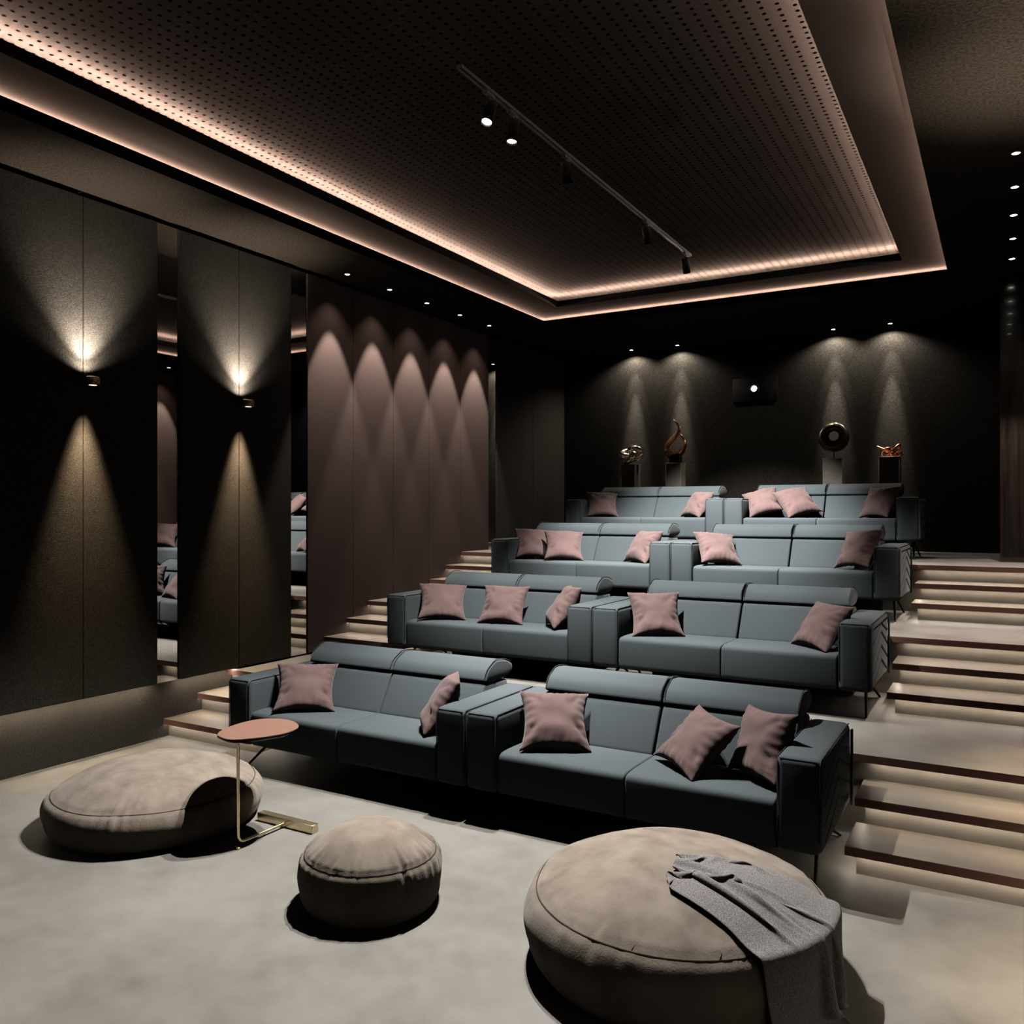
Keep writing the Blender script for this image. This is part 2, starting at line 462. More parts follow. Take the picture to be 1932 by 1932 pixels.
def make_sofa():
    root = empty('sofa')
    for s in (-1, 1):
        xo, xi = s * HW, s * IN
        bm = bmesh.new(); bm_box(bm, min(xo, xi) + .0015, max(xo, xi) - .0015, 0, .865, .185, .638, .036, 4)
        arm = from_bm('armrest', bm, 'sofa_blue', root, True, 60)
        g = .011
        for xx, sg in ((xo - s * .004, -s), (xi + s * .004, s)):
            pts = [(xx + sg * .006, .845, .638 - .008), (xx + sg * .006, .03, .638 - .008), (xx + sg * .006, .008, .638 - .03), (xx + sg * .006, .006, .25)]
            tube('piping', pts, .0032, 'sofa_piping', arm, 6)
        tube('piping', [(xo - s * .02, .0085, .626), (xi + s * .02, .0085, .626)], .0028, 'sofa_piping', arm, 6)
        # recessed quilted outer side with its frame
        xa = xo + s * .001
        box('side_frame', min(xo, xo + s * .012), max(xo, xo + s * .012), .835, .87, .185, .60, 'sofa_piping', arm, .004, 1)
        for q in range(5):
            z0 = .22 + .095 * q
            z1 = z0 + .0
            tube('stitch', [(xa, .46, min(z0 + .13, .60)), (xa, .83, z0)], .002, 'sofa_piping', arm, 5)
            tube('stitch', [(xa, .46, min(z0 + .13, .60)), (xa, .06, z0)], .0014, 'sofa_piping', arm, 5)
        # splayed V legs
        for yf in (.135, .86):
            tube('leg', [(s * (HW - .095), .46 + (.03 if yf > .5 else -.03), .19), (s * (HW - .055), yf, .0)], [.013, .008], 'black_metal', root, 8)
        x0, x1 = (-IN, 0) if s < 0 else (0, IN)
        # seat
        prof = rounded([(.012, .185), (.012, .415), (.10, .423), (.54, .414), (.60, .185)], .034, 5)
        bm = bmesh.new(); prism(bm, prof, x0 + .002, x1 - .002, .012, 3)
        seat = from_bm('seat_cushion', bm, 'sofa_blue', root, True, 50)
        tube('piping', [(x0 + .01, .02, .400), (x1 - .01, .02, .400)], .003, 'sofa_piping', seat, 6)
        # back
        prof = rounded([(.425, .40), (.580, .670), (.74, .670), (.70, .36)], .036, 5)
        bm = bmesh.new(); prism(bm, prof, x0 + .006, x1 - .006, .028, 4)
        from_bm('backrest', bm, 'sofa_blue', root, True, 50)
        # headrest: thick pad folded back over the top edge
        prof = rounded([(.570, .676), (.612, .750), (.715, .803), (.84, .793), (.935, .755), (.945, .705), (.86, .672), (.70, .664)], .032, 4)
        bm = bmesh.new(); prism(bm, prof, x0 + .004, x1 - .004, .022, 4)
        hr = from_bm('headrest', bm, 'sofa_blue', root, True, 50)
        for xe in (x0 + .012, x1 - .012):
            tube('piping', [(xe, y, z) for y, z in rounded([(.568, .692), (.609, .755), (.715, .809), (.84, .799), (.94, .760)], .03, 3)[3:-3]], .0028, 'sofa_piping', hr, 6)
    box('back_panel', -IN, IN, .70, .865, .015, .66, 'sofa_blue', root, .02, 2)
    box('base_frame', -IN, IN, .06, .80, .175, .20, 'black_metal', root)
    return root

ROWN = ['front', 'second', 'third', 'back']
sofa0 = make_sofa()
SOFA = {}
for k in range(4):
    for sd in (-1, 1):
        s_ = sofa0 if (k == 0 and sd == -1) else copy_tree(sofa0)
        s_.location = (XC + sd * HW, 4.12 + PITCH * k, RISE * k)
        tag(s_, 'blue-grey fabric two-seat sofa at the %s end of the %s row' % ('left' if sd < 0 else 'right', ROWN[k]), 'sofa', 'blue-grey cinema sofas in four rows')
        SOFA[k, sd] = s_

# ================================================================== PILLOWS
def make_pillow(seed, size=.415, thick=.078, fold=1.0):
    rnd = random.Random(seed); N = 34
    a = size / 2; sx, sy = rnd.uniform(0, 50), rnd.uniform(0, 50)
    lean = [rnd.uniform(-.10, .10) for _ in range(4)]
    vs = []; fs = []
    def surf(u, v, side):
        ca = 1 - .16 * (1 - v * v) * abs(u) ** 1.5; cb = 1 - .13 * (1 - u * u) * abs(v) ** 1.5
        x = a * u * ca * 1.06; z = a * v * cb * 1.06
        e = max(0, (1 - abs(u) ** 2.6)) * max(0, (1 - abs(v) ** 2.6))
        t = thick * e ** .55
        edge = 1 - min(1 - abs(u), 1 - abs(v))
        wr = noise.noise(Vector((u * 2.2 + sx, v * 2.2 + sy, side * 3))) * .012
        # gathers running in from the seams
        wr += .010 * sin(u * 26 + 4 * noise.noise(Vector((u * 3 + sx, 0, side)))) * max(0, abs(v) - .5) * 1.6 * (1 - abs(u) * .4)
        wr += .010 * sin(v * 24 + 4 * noise.noise(Vector((0, v * 3 + sy, side)))) * max(0, abs(u) - .5) * 1.6 * (1 - abs(v) * .4)
        # sharp tucks above the two lower corners
        for q, (cu, cv, an) in enumerate(((.72, -.42, -.9), (-.72, -.42, .9), (.6, .62, .8), (-.6, .62, -.8))):
            amp = (.030 if q < 2 else .010) * fold * (1 + lean[q])
            du, dv = u - cu, v - cv
            al = du * cos(an) + dv * sin(an); ac = -du * sin(an) + dv * cos(an)
            wr -= amp * exp(-(ac / .10) ** 2 - (al / .26) ** 2)
        t = max(t + wr * e ** .4, .002 * (1 if e > 0 else 0))
        y = -t if side == 0 else t
        # soft overall sag
        y += .018 * (u * u - v * v) + .012 * noise.noise(Vector((u + sx, v - sy, 7)))
        return (x, y, z)
    idx = {}
    for side in (0, 1):
        for i in range(N + 1):
            for j in range(N + 1):
                u = -1 + 2 * i / N; v = -1 + 2 * j / N
                if side == 1 and (i in (0, N) or j in (0, N)):
                    idx[side, i, j] = idx[0, i, j]; continue
                idx[side, i, j] = len(vs); vs.append(surf(u, v, side))
    for side in (0, 1):
        for i in range(N):
            for j in range(N):
                q = [idx[side, i, j], idx[side, i + 1, j], idx[side, i + 1, j + 1], idx[side, i, j + 1]]
                fs.append(q if side == 0 else q[::-1])
    return vs, fs

# row, sofa side, local x, y, z, yaw, tilt back, roll, width, height, label
PIL = [
 (0, -1, -.519, .277, .590, 43, 44, -4, .43, .40, 'dusty pink cushion beside the left armrest of the front left sofa'),
 (0, -1, .62, .30, .60, -56, 34, 2, .43, .40, 'dusty pink cushion seen edge-on beside the middle armrest of the front left sofa'),
 (0, 1, -.556, .301, .589, 35, 45, -4, .42, .40, 'dusty pink cushion beside the middle armrest of the front right sofa'),
 (0, 1, .289, .306, .580, -39, 46, -5, .43, .39, 'tilted dusty pink cushion leaning on its neighbour, front right sofa'),
 (0, 1, .640, .310, .609, -46, 23, 6, .45, .37, 'dusty pink cushion against the outer right armrest of the front right sofa'),
 (1, -1, -.570, .264, .580, 38, 46, -4, .43, .41, 'dusty pink cushion beside the left armrest of the second-row left sofa'),
 (1, -1, .035, .296, .591, 14, 37, 0, .41, .39, 'lone dusty pink cushion in the centre of the second-row left sofa'),
 (1, -1, .60, .30, .60, -54, 34, 2, .43, .40, 'edge-on dusty pink cushion by the middle armrest of the second-row left sofa'),
 (1, 1, -.584, .289, .591, 31, 38, 0, .41, .40, 'dusty pink cushion beside the middle armrest of the second-row right sofa'),
 (1, 1, .631, .275, .580, -46, 36, 0, .43, .38, 'tilted dusty pink cushion at the right end of the second-row right sofa'),
 (2, -1, -.640, .318, .575, 36, 40, -4, .40, .40, 'dusty pink cushion half hidden behind another at the left of the third row'),
 (2, -1, -.259, .269, .569, 33, 45, -4, .42, .41, 'dusty pink cushion overlapping its neighbour on the third-row left sofa'),
 (2, -1, .602, .306, .585, -38, 33, 0, .44, .38, 'dusty pink cushion behind the middle armrest of the third-row left sofa'),
 (2, 1, -.620, .280, .570, 42, 45, -6, .41, .40, 'dusty pink cushion beside the middle armrest of the third-row right sofa'),
 (2, 1, .623, .274, .584, -41, 29, 5, .43, .38, 'dusty pink cushion by the right armrest of the third-row right sofa'),
 (3, -1, -.617, .304, .583, 34, 41, -4, .40, .40, 'half-shadowed dusty pink cushion at the left end of the back row'),
 (3, -1, .589, .311, .565, -40, 32, -2, .43, .36, 'dusty pink cushion beside the middle armrest of the back-row left sofa'),
 (3, 1, -.630, .309, .592, 4, 44, 20, .39, .40, 'tilted dusty pink cushion nearest the middle armrest of the back-row right sofa'),
 (3, 1, -.245, .266, .580, 30, 44, 14, .42, .41, 'dusty pink cushion with a corner up in front of its neighbour, back-row right sofa'),
 (3, 1, .583, .310, .575, -38, 30, 1, .42, .38, 'half-shadowed dusty pink cushion at the right end of the back row'),
]
for i, (k, sd, lx, ly, lz, yaw, tilt, roll, pw, ph_, lab) in enumerate(PIL):
    vs, fs = make_pillow(11 + i * 7)
    vs = [(x * pw / .44, y, z * ph_ / .44) for x, y, z in vs]
    o = from_py('pillow', vs, fs, 'pillow_pink')
    M = Matrix.Translation((XC + sd * HW + lx, 4.12 + PITCH * k + ly, RISE * k + lz)) @ Matrix.Rotation(radians(yaw), 4, 'Z') @ Matrix.Rotation(radians(-tilt), 4, 'X') @ Matrix.Rotation(radians(-roll), 4, 'Y')
    o.matrix_world = M
    zmin = min((M @ Vector(p)).z for p in vs)
    o.location.z += max(-.03, min(.05, (RISE * k + .414) - zmin))
    tag(o, lab, 'pillow', 'dusty pink cushions on the sofas')

# ================================================================== POUFS
def make_pouf(name, loc, R, hs, H, seed, label):
    rnd = random.Random(seed)
    root = empty(name, loc); tag(root, label, 'pouf', 'beige suede floor poufs')
    SEG = 220; Rs = R * .92
    prof = []
    for t in range(5): prof.append((R * .84 * t / 4 + .0001, .0))
    for t in range(1, 7):
        a = t / 6 * pi / 2; prof.append((R * .84 + R * .13 * sin(a), hs * .32 * (1 - cos(a))))
    for t in range(1, 11):
        u = t / 10; prof.append((R * (.97 + .03 * sin(u * pi)) + (Rs - R * .97) * u ** 3, hs * (.32 + .68 * u)))
    ns = len(prof) - 1
    for t in range(1, 27):
        u = 1 - t / 26
        prof.append((max(Rs * u, .0001), hs + (H - hs) * (1 - u ** 2.5)))
    ph = [(rnd.randint(9, 75), rnd.uniform(0, 6.28), rnd.uniform(.4, 1)) for _ in range(16)]
    vs = []
    n = len(prof)
    cum = [0]
    for i in range(1, n): cum.append(cum[-1] + hypot(prof[i][0] - prof[i - 1][0], prof[i][1] - prof[i - 1][1]))
    for i, (r, z) in enumerate(prof):
        pi_, pn = prof[max(i - 1, 0)], prof[min(i + 1, n - 1)]
        tx, tz = pn[0] - pi_[0], pn[1] - pi_[1]; l = hypot(tx, tz) or 1
        nr, nz = tz / l, -tx / l
        ds = abs(cum[i] - cum[ns])
        for k in range(SEG):
            th = 2 * pi * k / SEG
            g = 0
            wob = noise.noise(Vector((cos(th) * 2, sin(th) * 2, seed)))
            for (f, p, w_) in ph: g += w_ * sin(f * th + p + .8 * wob)
            g = g / 4
            mod = .55 + .9 * noise.noise(Vector((cos(th) * 2.3, sin(th) * 2.3, seed + 9)))
            fall = (1 - exp(-ds / .012)) * exp(-ds / (.085 if i > ns else .06)) * max(0, 1 - ds / .17)
            disp = .017 * g * max(mod, .12) * fall
            disp += .012 * noise.noise(Vector((r * cos(th) * 3.2, r * sin(th) * 3.2, z * 4 + seed)))
            disp -= .010 * exp(-(ds / .008) ** 2)
            if z < .01: disp = 0
            vs.append(((r + nr * disp) * cos(th), (r + nr * disp) * sin(th), max(z + nz * disp, 0)))
    fs = []
    for i in range(n - 1):
        for k in range(SEG):
            fs.append((i * SEG + k, i * SEG + (k + 1) % SEG, (i + 1) * SEG + (k + 1) % SEG, (i + 1) * SEG + k))
    fs.append(tuple(range(SEG))[::-1]); fs.append(tuple((n - 1) * SEG + k for k in range(SEG)))
    from_py('cover', vs, fs, 'suede', root)
    seam = [Vector(vs[ns * SEG + k]) for k in range(SEG)]
    tube('seam', [p * 1.0 + Vector((p.x, p.y, 0)).normalized() * .002 for p in seam], .0028, 'suede_seam', root, 5, True)
    return root, prof

make_pouf('pouf', (-4.30, 3.25, 0), .605, .215, .355, 3, 'wide flat beige suede pouf under the small side table')
make_pouf('pouf', (-2.54, 3.075, 0), .335, .235, .355, 5, 'small round beige suede pouf between the two wide ones')
PC = Vector((-1.150, 3.30, 0)); PR, PHS, PH_ = .62, .285, .425
_, PPROF = make_pouf('pouf', PC, PR, PHS, PH_, 8, 'wide beige suede pouf with a grey throw draped over its edge')

# ================================================================== THROW over the right-hand pouf
def dome(r):
    u = min(r / (PR * .92), 1.0)
    return PHS + (PH_ - PHS) * (1 - u ** 2.5)
def make_throw():
    import numpy as np
    rng = np.random.RandomState(4)
    NS, NW = 74, 56
    LEN, WID = .80, .72
    S = np.array([-1.115, 3.13]); u = np.array([.99, .0]); u /= np.hypot(*u); v = np.array([-u[1], u[0]])
    si = np.linspace(0, 1, NS)[:, None] * np.ones((1, NW)); wj = np.ones((NS, 1)) * np.linspace(-1, 1, NW)[None, :]
    arc = wj * WID / 2 + .03 * np.sin(si * 5)
    b = .055 + .165 * np.clip(si / .6, 0, 1) ** 1.1            # gathered at the upper end, fanning out
    comp = b / (WID / 2)
    nf = 4.5
    X = np.zeros((NS, NW, 3))
    along = si * LEN * .97; across = wj * b + .05 * si
    X[..., 0] = S[0] + u[0] * along + v[0] * across
    X[..., 1] = S[1] + u[1] * along + v[1] * across
    amp = WID / (2 * pi * nf) * np.sqrt(np.clip(1 / comp ** 2 - 1, 0, 12)) * .62 * .5
    amp = np.minimum(amp, .065)
    X[..., 2] = .475 + amp * (1 + np.sin(2 * pi * nf * (wj + 1) / 2 + 1.1 + 1.3 * si)) + .004 * rng.randn(NS, NW)
    V = np.zeros_like(X)
    ds, dw = LEN / (NS - 1), WID / (NW - 1)
    I = np.arange(NS * NW).reshape(NS, NW)
    cons = []
    def add(a, c, rest, k):
        cons.append((a.ravel(), c.ravel(), rest, k))
    for p in (0, 1):
        add(I[p:-1:2], I[p + 1::2], ds, 1.0) if I[p:-1:2].shape == I[p + 1::2].shape else add(I[p:-1:2][:I[p + 1::2].shape[0]], I[p + 1::2], ds, 1.0)
        A = I[:, p:-1:2]; B = I[:, p + 1::2]; m_ = min(A.shape[1], B.shape[1]); add(A[:, :m_], B[:, :m_], dw, 1.0)
    dg = hypot(ds, dw)
    for p in (0, 1):
        A = I[p:-1:2, :-1]; B = I[p + 1::2, 1:]; m_ = min(len(A), len(B)); add(A[:m_], B[:m_], dg, .35)
        A = I[p:-1:2, 1:]; B = I[p + 1::2, :-1]; m_ = min(len(A), len(B)); add(A[:m_], B[:m_], dg, .35)
    for p in range(4):
        A = I[p:-2:4]; B = I[p + 2::4]; m_ = min(len(A), len(B)); add(A[:m_], B[:m_], 2 * ds, .10)
        A = I[:, p:-2:4]; B = I[:, p + 2::4]; m_ = min(A.shape[1], B.shape[1]); add(A[:, :m_], B[:, :m_], 2 * dw, .10)
    for p in range(8):
        A = I[p:-4:8]; B = I[p + 4::8]; m_ = min(len(A), len(B)); add(A[:m_], B[:m_], 4 * ds, .03)
        A = I[:, p:-4:8]; B = I[:, p + 4::8]; m_ = min(A.shape[1], B.shape[1]); add(A[:, :m_], B[:, :m_], 4 * dw, .03)
    X = X.reshape(-1, 3); V = V.reshape(-1, 3)
    T = .015; dt = 1 / 60
    HI = I[:8].ravel(); HR = np.repeat(np.arange(8), NW)
    Rs = PR * .92
    def collide(X, Xp):
        dx = X[:, 0] - PC.x; dy = X[:, 1] - PC.y; r = np.hypot(dx, dy) + 1e-9
        top = PHS + (PH_ - PHS) * (1 - np.clip(r / Rs, 0, 1) ** 2.5) + T
        Rz_ = PR * 1.0 + .008 - .06 * np.clip(.06 - X[:, 2], 0, .06) / .06
        ins = (r < Rz_) & (X[:, 2] < top)
        dv = top - X[:, 2]; dl = Rz_ - r
        shoulder = r > Rs
        up = ins & ((dv <= dl) | (~shoulder & (dv < .12)))
        lat = ins & ~up
        X[up, 2] += dv[up]
        X[lat, 0] += dx[lat] / r[lat] * dl[lat]; X[lat, 1] += dy[lat] / r[lat] * dl[lat]
        hit = ins.copy()
        fl_ = X[:, 2] < .010
        X[fl_, 2] = .010; hit |= fl_
        X[hit] -= (X[hit] - Xp[hit]) * np.array([.62, .62, .15])     # friction
    for step in range(170):
        Xp = X.copy()
        V[:, 2] -= 9.8 * dt; V *= .965
        X = X + V * dt
        for it in range(9):
            for a, c, rest, k in cons:
                d = X[c] - X[a]; l = np.sqrt((d * d).sum(1)) + 1e-9
                if k < .3: f = np.where(l < rest, k, k * .3)
                else: f = k
                g = (d * ((l - rest) / l * .5 * f)[:, None])
                X[a] += g; X[c] -= g
            collide(X, Xp)
            lim = .075 + .012 * HR                       # the gathered end is held together
            ac = (X[HI, :2] - S) @ v; cl = np.clip(ac, -lim, lim)
            X[HI, :2] += (cl - ac)[:, None] * v[None, :]
        V = (X - Xp) / dt
        sp = np.sqrt((V * V).sum(1)); V *= np.minimum(1, 3 / np.maximum(sp, 1e-9))[:, None]
    fs = [(int(I[i, j]), int(I[i, j + 1]), int(I[i + 1, j + 1]), int(I[i + 1, j])) for i in range(NS - 1) for j in range(NW - 1)]
    o = from_py('throw_blanket', [tuple(map(float, q)) for q in X], fs, 'throw_grey')
    sm = o.modifiers.new('smooth', 'SMOOTH'); sm.factor = .5; sm.iterations = 2
    sm = o.modifiers.new('thick', 'SOLIDIFY'); sm.thickness = .006; sm.offset = 0
    sm = o.modifiers.new('fine', 'SUBSURF'); sm.levels = 1; sm.render_levels = 1
    tag(o, 'grey woven throw draped over the edge of the wide right pouf', 'throw')
    return o
make_throw()

# ================================================================== SIDE TABLE
def make_table():
    root = empty('side_table', (-3.535, 3.35, 0))
    tag(root, 'small brass side table with a pebble-shaped reddish wood top', 'side table')
    ox, oy = -3.535, 3.35
    out = [(-3.687, 3.162), (-3.60, 3.136), (-3.541, 3.147), (-3.49, 3.198), (-3.452, 3.25), (-3.422, 3.314), (-3.404, 3.37), (-3.405, 3.437), (-3.424, 3.499), (-3.47, 3.553), (-3.551, 3.595), (-3.627, 3.604), (-3.690, 3.588), (-3.74, 3.552), (-3.770, 3.505), (-3.783, 3.44), (-3.78, 3.38), (-3.770, 3.31), (-3.752, 3.255), (-3.726, 3.206)]
    pts = catmull([(x - ox, y - oy, 0) for x, y in out + out[:1]], 4)[:-1]
    cx = sum(p.x for p in pts) / len(pts); cy = sum(p.y for p in pts) / len(pts)
    def plate(nm, layers, mat):
        vs = []; n = len(pts)
        for (sc, z) in layers:
            vs += [(cx + (p.x - cx) * sc, cy + (p.y - cy) * sc, z) for p in pts]
        fs = [(i * n + k, i * n + (k + 1) % n, (i + 1) * n + (k + 1) % n, (i + 1) * n + k) for i in range(len(layers) - 1) for k in range(n)]
        fs += [tuple(range(n))[::-1], tuple((len(layers) - 1) * n + k for k in range(n))]
        o = from_py(nm, vs, fs, mat, root); o.data.set_sharp_from_angle(angle=radians(35)); return o
    plate('tabletop', [(.985, .578), (1.0, .581), (1.0, .585), (.992, .587)], 'table_wood')
    plate('tabletop_underside', [(.80, .556), (.93, .562), (.985, .572), (.99, .5775)], 'table_rim')
    # bent brass rod: foot rail, curve, upright
    px, py = -3.541 - ox, 3.178 - oy
    path = [(px, py + .335, .022), (px, py + .08, .022)] + [(px, py + .045 - .045 * sin(a), .067 - .045 * cos(a)) for a in [k * pi / 16 for k in range(9)]] + [(px, py, .555)]
    tube('stem', path, .0085, 'brass', root, 12)
    box('foot_bar', px - .215, px + .215, py + .335, py + .385, .0, .048, 'brass', root, .002, 1)
    box('glide', px - .005, px + .03, py - .028, py - .008, 0, .012, 'brass', root, .003, 1)
    return root
make_table()

# ================================================================== WALL SCONCES
def sconce(y, sd, label, light=True):
    xp = XPAN if sd < 0 else XPANR
    root = empty('wall_sconce', (xp, y, 2.73)); tag(root, label, 'wall lamp', 'bronze up-and-down wall sconces')
    d = -sd
    def bx(nm, a, b_, y0, y1, z0, z1, mat, r=.003):
        return box(nm, min(d * a, d * b_), max(d * a, d * b_), y0, y1, z0, z1, mat, root, r, 2)
    bx('wall_plate', .0, .008, -.045, .045, -.045, .035, 'black_metal')
    bx('bracket', .008, .07, -.018, .018, -.028, .028, 'sconce_bronze')
    body = lathe('lamp_body', [(.040, -.030), (.047, -.026), (.047, .026), (.040, .030)], 'sconce_bronze', root, 32, (d * .112, 0, 0))
    lathe('rim', [(.048, .014), (.051, .016), (.051, .024), (.048, .026)], 'brass', body, 32, (d * .112, 0, 0), ringed=True)
    lathe('lens', [(.001, -.0315), (.026, -.0315), (.026, -.030), (.001, -.030)], 'lens_dim', body, 24, (d * .112, 0, 0))
    lathe('lens', [(.001, .030), (.026, .030), (.026, .0315), (.001, .0315)], 'lens_dim', body, 24, (d * .112, 0, 0))
    warm, amber = (1, .89, .76), (1, .75, .49)
    spot('lamp_up', (xp + d * .11, y, 2.775), (xp + d * .02, y, 3.70), K_UP * 1.6, 82, 1.0, warm, .008, root)
    spot('lamp_up_wide', (xp + d * .08, y, 2.775), (xp + d * .03, y, 3.20), K_UP * .17, 134, 1.0, warm, .008, root)
    spot('lamp_down', (xp + d * .10, y, 2.685), (xp + d * .0, y, .95), K_DOWN * 4.9, 38, 1.0, amber, .03, root)
sconce(3.707, -1, 'bronze wall sconce on the left wall panel nearest the camera')
sconce(5.142, -1, 'bronze wall sconce on the left wall panel next to the mauve panels')
sconce(3.707, 1, 'bronze wall sconce on the right wall nearest the camera')
sconce(5.142, 1, 'bronze wall sconce on the right wall nearer the back')

# ================================================================== CEILING DOWNLIGHTS
def downlight(x, y, label, group, kind):
    root = empty('ceiling_downlight', (x, y, ZC)); tag(root, label, 'ceiling light', group)
    lathe('trim_ring', [(.024, -.004), (.034, -.004), (.036, .0), (.024, .0)], 'black_metal', root, 24, ringed=True)
    lathe('lens', [(.001, -.003), (.024, -.003), (.024, .0), (.001, .0)], 'lens_warm', root, 20)
    if kind == 'mauve':
        sd = -1 if x < XC else 1
        xw = XPAN if sd < 0 else XPANR
        spot('lamp', (x, y, ZC - .008), (x, y, 0), K_PINK, 47, .35, (1, .84, .74), .01, root)
        spot('lamp_spill', (x, y, ZC - .008), (x, y, 0), K_PINK * .035, 88, .7, (1, .74, .62), .01, root)
    else:
        spot('lamp', (x, y, ZC - .008), (x, YBACK, 2.6), K_BACK * 6.5, 19, 1.0, (1, .88, .74), .008, root)
        spot('lamp_mid', (x, y, ZC - .008), (x, YBACK, 3.40), K_BACK * 1.0, 34, 1.0, (1, .88, .74), .008, root)
        spot('lamp_spill', (x, y, ZC - .008), (x, y + .05, 2), K_BACK * .55, 140, .55, (1, .88, .74), .008, root)
        spot('lamp_object', (x, y, ZC - .008), (x * .984, 11.0, 2.45), K_BACK * 4.0, 13, .8, (1, .88, .74), .008, root)
ordn = ['nearest to the camera', 'second from the camera', 'third from the camera', 'fourth from the camera', 'farthest from the camera']
for i in range(5):
    downlight(-5.493, 6.283 + .655 * i, 'small ceiling downlight over the mauve left wall panels, %s' % ordn[i], 'downlights washing the mauve panels', 'mauve')
for i in range(5):
    downlight(.0735, 6.312 + .655 * i, 'small ceiling downlight along the right wall, %s' % ordn[i], 'downlights along the right wall', 'mauve')
for x, lab in ((-4.574, 'above the shiny pale metal knot'), (-3.893, 'above the bronze flame sculpture'), (-1.850, 'above the dark ring sculpture'), (-1.190, 'above the copper tangle sculpture')):
    downlight(x, 11.262, 'small ceiling downlight at the back wall %s' % lab, 'downlights over the pedestals', 'back')

# ================================================================== TRACK LIGHTS
XT = -2.735
tr = empty('lighting_track', (XT, 6.2, ZP)); tag(tr, 'thin black lighting track running along the middle of the ceiling recess', 'light track')
box('rail', -.018, .018, -2.1, 2.1, -.022, 0, 'black_metal', tr)
box('conductor', -.004, .004, -2.1, 2.1, -.024, -.020, 'lip', tr)
def track_head(y, aim, label, lens, energy, angle, blend, col=(1, .95, .89), size=.014, lensz=4.2):
    root = empty('track_spotlight', (XT, y, ZP - .022)); tag(root, label, 'spotlight', 'track spotlights in the ceiling recess')
    box('adapter', -.016, .016, -.05, .05, -.025, 0, 'black_metal', root, .003, 1)
    tube('stem', [(0, 0, -.02), (0, 0, -.10)], .008, 'black_metal', root, 10)
    head = lathe('head', [(.001, .075), (.030, .075), (.037, .07), (.037, -.075), (.033, -.078), (.031, -.06), (.001, -.06)], 'black_metal', root, 32)
    hz = -.125
    head.location = (0, 0, hz)
    dirv = (Vector(aim) - Vector((XT, y, ZP - .022 + hz))).normalized()
    head.rotation_euler = dirv.to_track_quat('-Z', 'Y').to_euler()
    lathe('lens', [(.001, -.066), (.0305, -.066), (.0305, -.0605), (.001, -.0605)], lens, head, 28)
    if energy:
        p = Vector((XT, y, ZP - .022 + hz)) + dirv * .085
        spot('lamp', p, aim, energy, angle, blend, col, size, root)
    return root
track_head(4.43, (-2.70, 2.60, 0), 'bright track spotlight aimed at the front floor, nearest to the camera', 'lens_bright', K_FRONT, 84, .7)
track_head(4.72, (-2.72, 3.95, 0), 'track spotlight pointing straight down, second from the camera', 'lens_warm', K_ROW[0], 88, .75)
track_head(5.50, (XT, 6.35, 1.0), 'dark track spotlight tilted to the second sofa row', 'lens_dim', K_ROW[1], 72, .65)
track_head(7.10, (XT, 8.30, 1.68), 'track spotlight tilted to the third sofa row', 'lens_dim', K_ROW[2], 72, .65)
track_head(8.16, (XT, 9.72, 1.72), 'black track spotlight at the far end of the rail, tilted to the back row', 'lens_dim', K_ROW[3], 62, .7)

# ================================================================== PROJECTOR
pj = empty('projector', (-2.87, YBACK, 3.44)); tag(pj, 'projector with a glowing white lens in the dark back wall', 'projector')
box('housing', -.30, .30, -.012, -.0, -.17, .15, 'lip', pj, .006, 2)
lathe('lens_barrel', [(.035, -.01), (.065, -.012), (.07, -.04), (.062, -.06), (.045, -.06), (.035, -.03)], 'black_metal', pj, 36, (0, 0, 0), 'y', ringed=True)
lathe('lens', [(.001, -.050), (.018, -.048), (.034, -.042), (.034, -.035), (.001, -.035)], 'lens_projector', pj, 32, (0, 0, 0), 'y')

# ================================================================== PEDESTALS AND SCULPTURES
def pedestal(x, w, lab):
    root = empty('pedestal', (x, 11.0, RISE * 3)); tag(root, 'tall square stone pedestal carrying ' + lab, 'pedestal', 'stone pedestals along the back wall')
    box('column', -w / 2, w / 2, -.105, .105, 0, 1.130, 'stone', root, .003, 1)
    box('top_slab', -w / 2 - .001, w / 2 + .001, -.106, .106, 1.130, 1.141, 'stone_top', root, .002, 1)
ZT = RISE * 3 + 1.141
pedestal(-4.475, .205, 'the shiny pale metal knot'); pedestal(-3.825, .21, 'the bronze flame sculpture')
pedestal(-1.800, .225, 'the dark ring sculpture'); pedestal(-1.165, .225, 'the copper tangle sculpture')

def knot(name, c, R, r, p, q, tr_, squash, mat, label, seed=0):
    root = empty(name, c); tag(root, label, 'sculpture', 'metal sculptures on pedestals')
    pts = []
    n = 150
    for i in range(n):
        t = 2 * pi * i / n
        rr = R + r * cos(q * t)
        pts.append(Vector((rr * cos(p * t), rr * sin(p * t) * .75, r * sin(q * t))))
    M = Matrix.Rotation(radians(62), 3, 'X') @ Matrix.Rotation(radians(25 + seed), 3, 'Z')
    pts = [M @ q_ for q_ in pts]
    pts = [Vector((a.x, a.y, a.z * squash)) for a in pts]
    zm = min(a.z for a in pts) - tr_
    bm = bmesh.new(); bm_tube(bm, [a - Vector((0, 0, zm)) for a in pts], tr_, 16, True)
    bmesh.ops.recalc_face_normals(bm, faces=bm.faces)
    from_bm('knot', bm, mat, root)
knot('metal_knot_sculpture', (-4.475, 11.0, ZT), .098, .050, 2, 3, .044, .85, 'champagne', 'shiny pale metal knot sculpture on the leftmost pedestal')

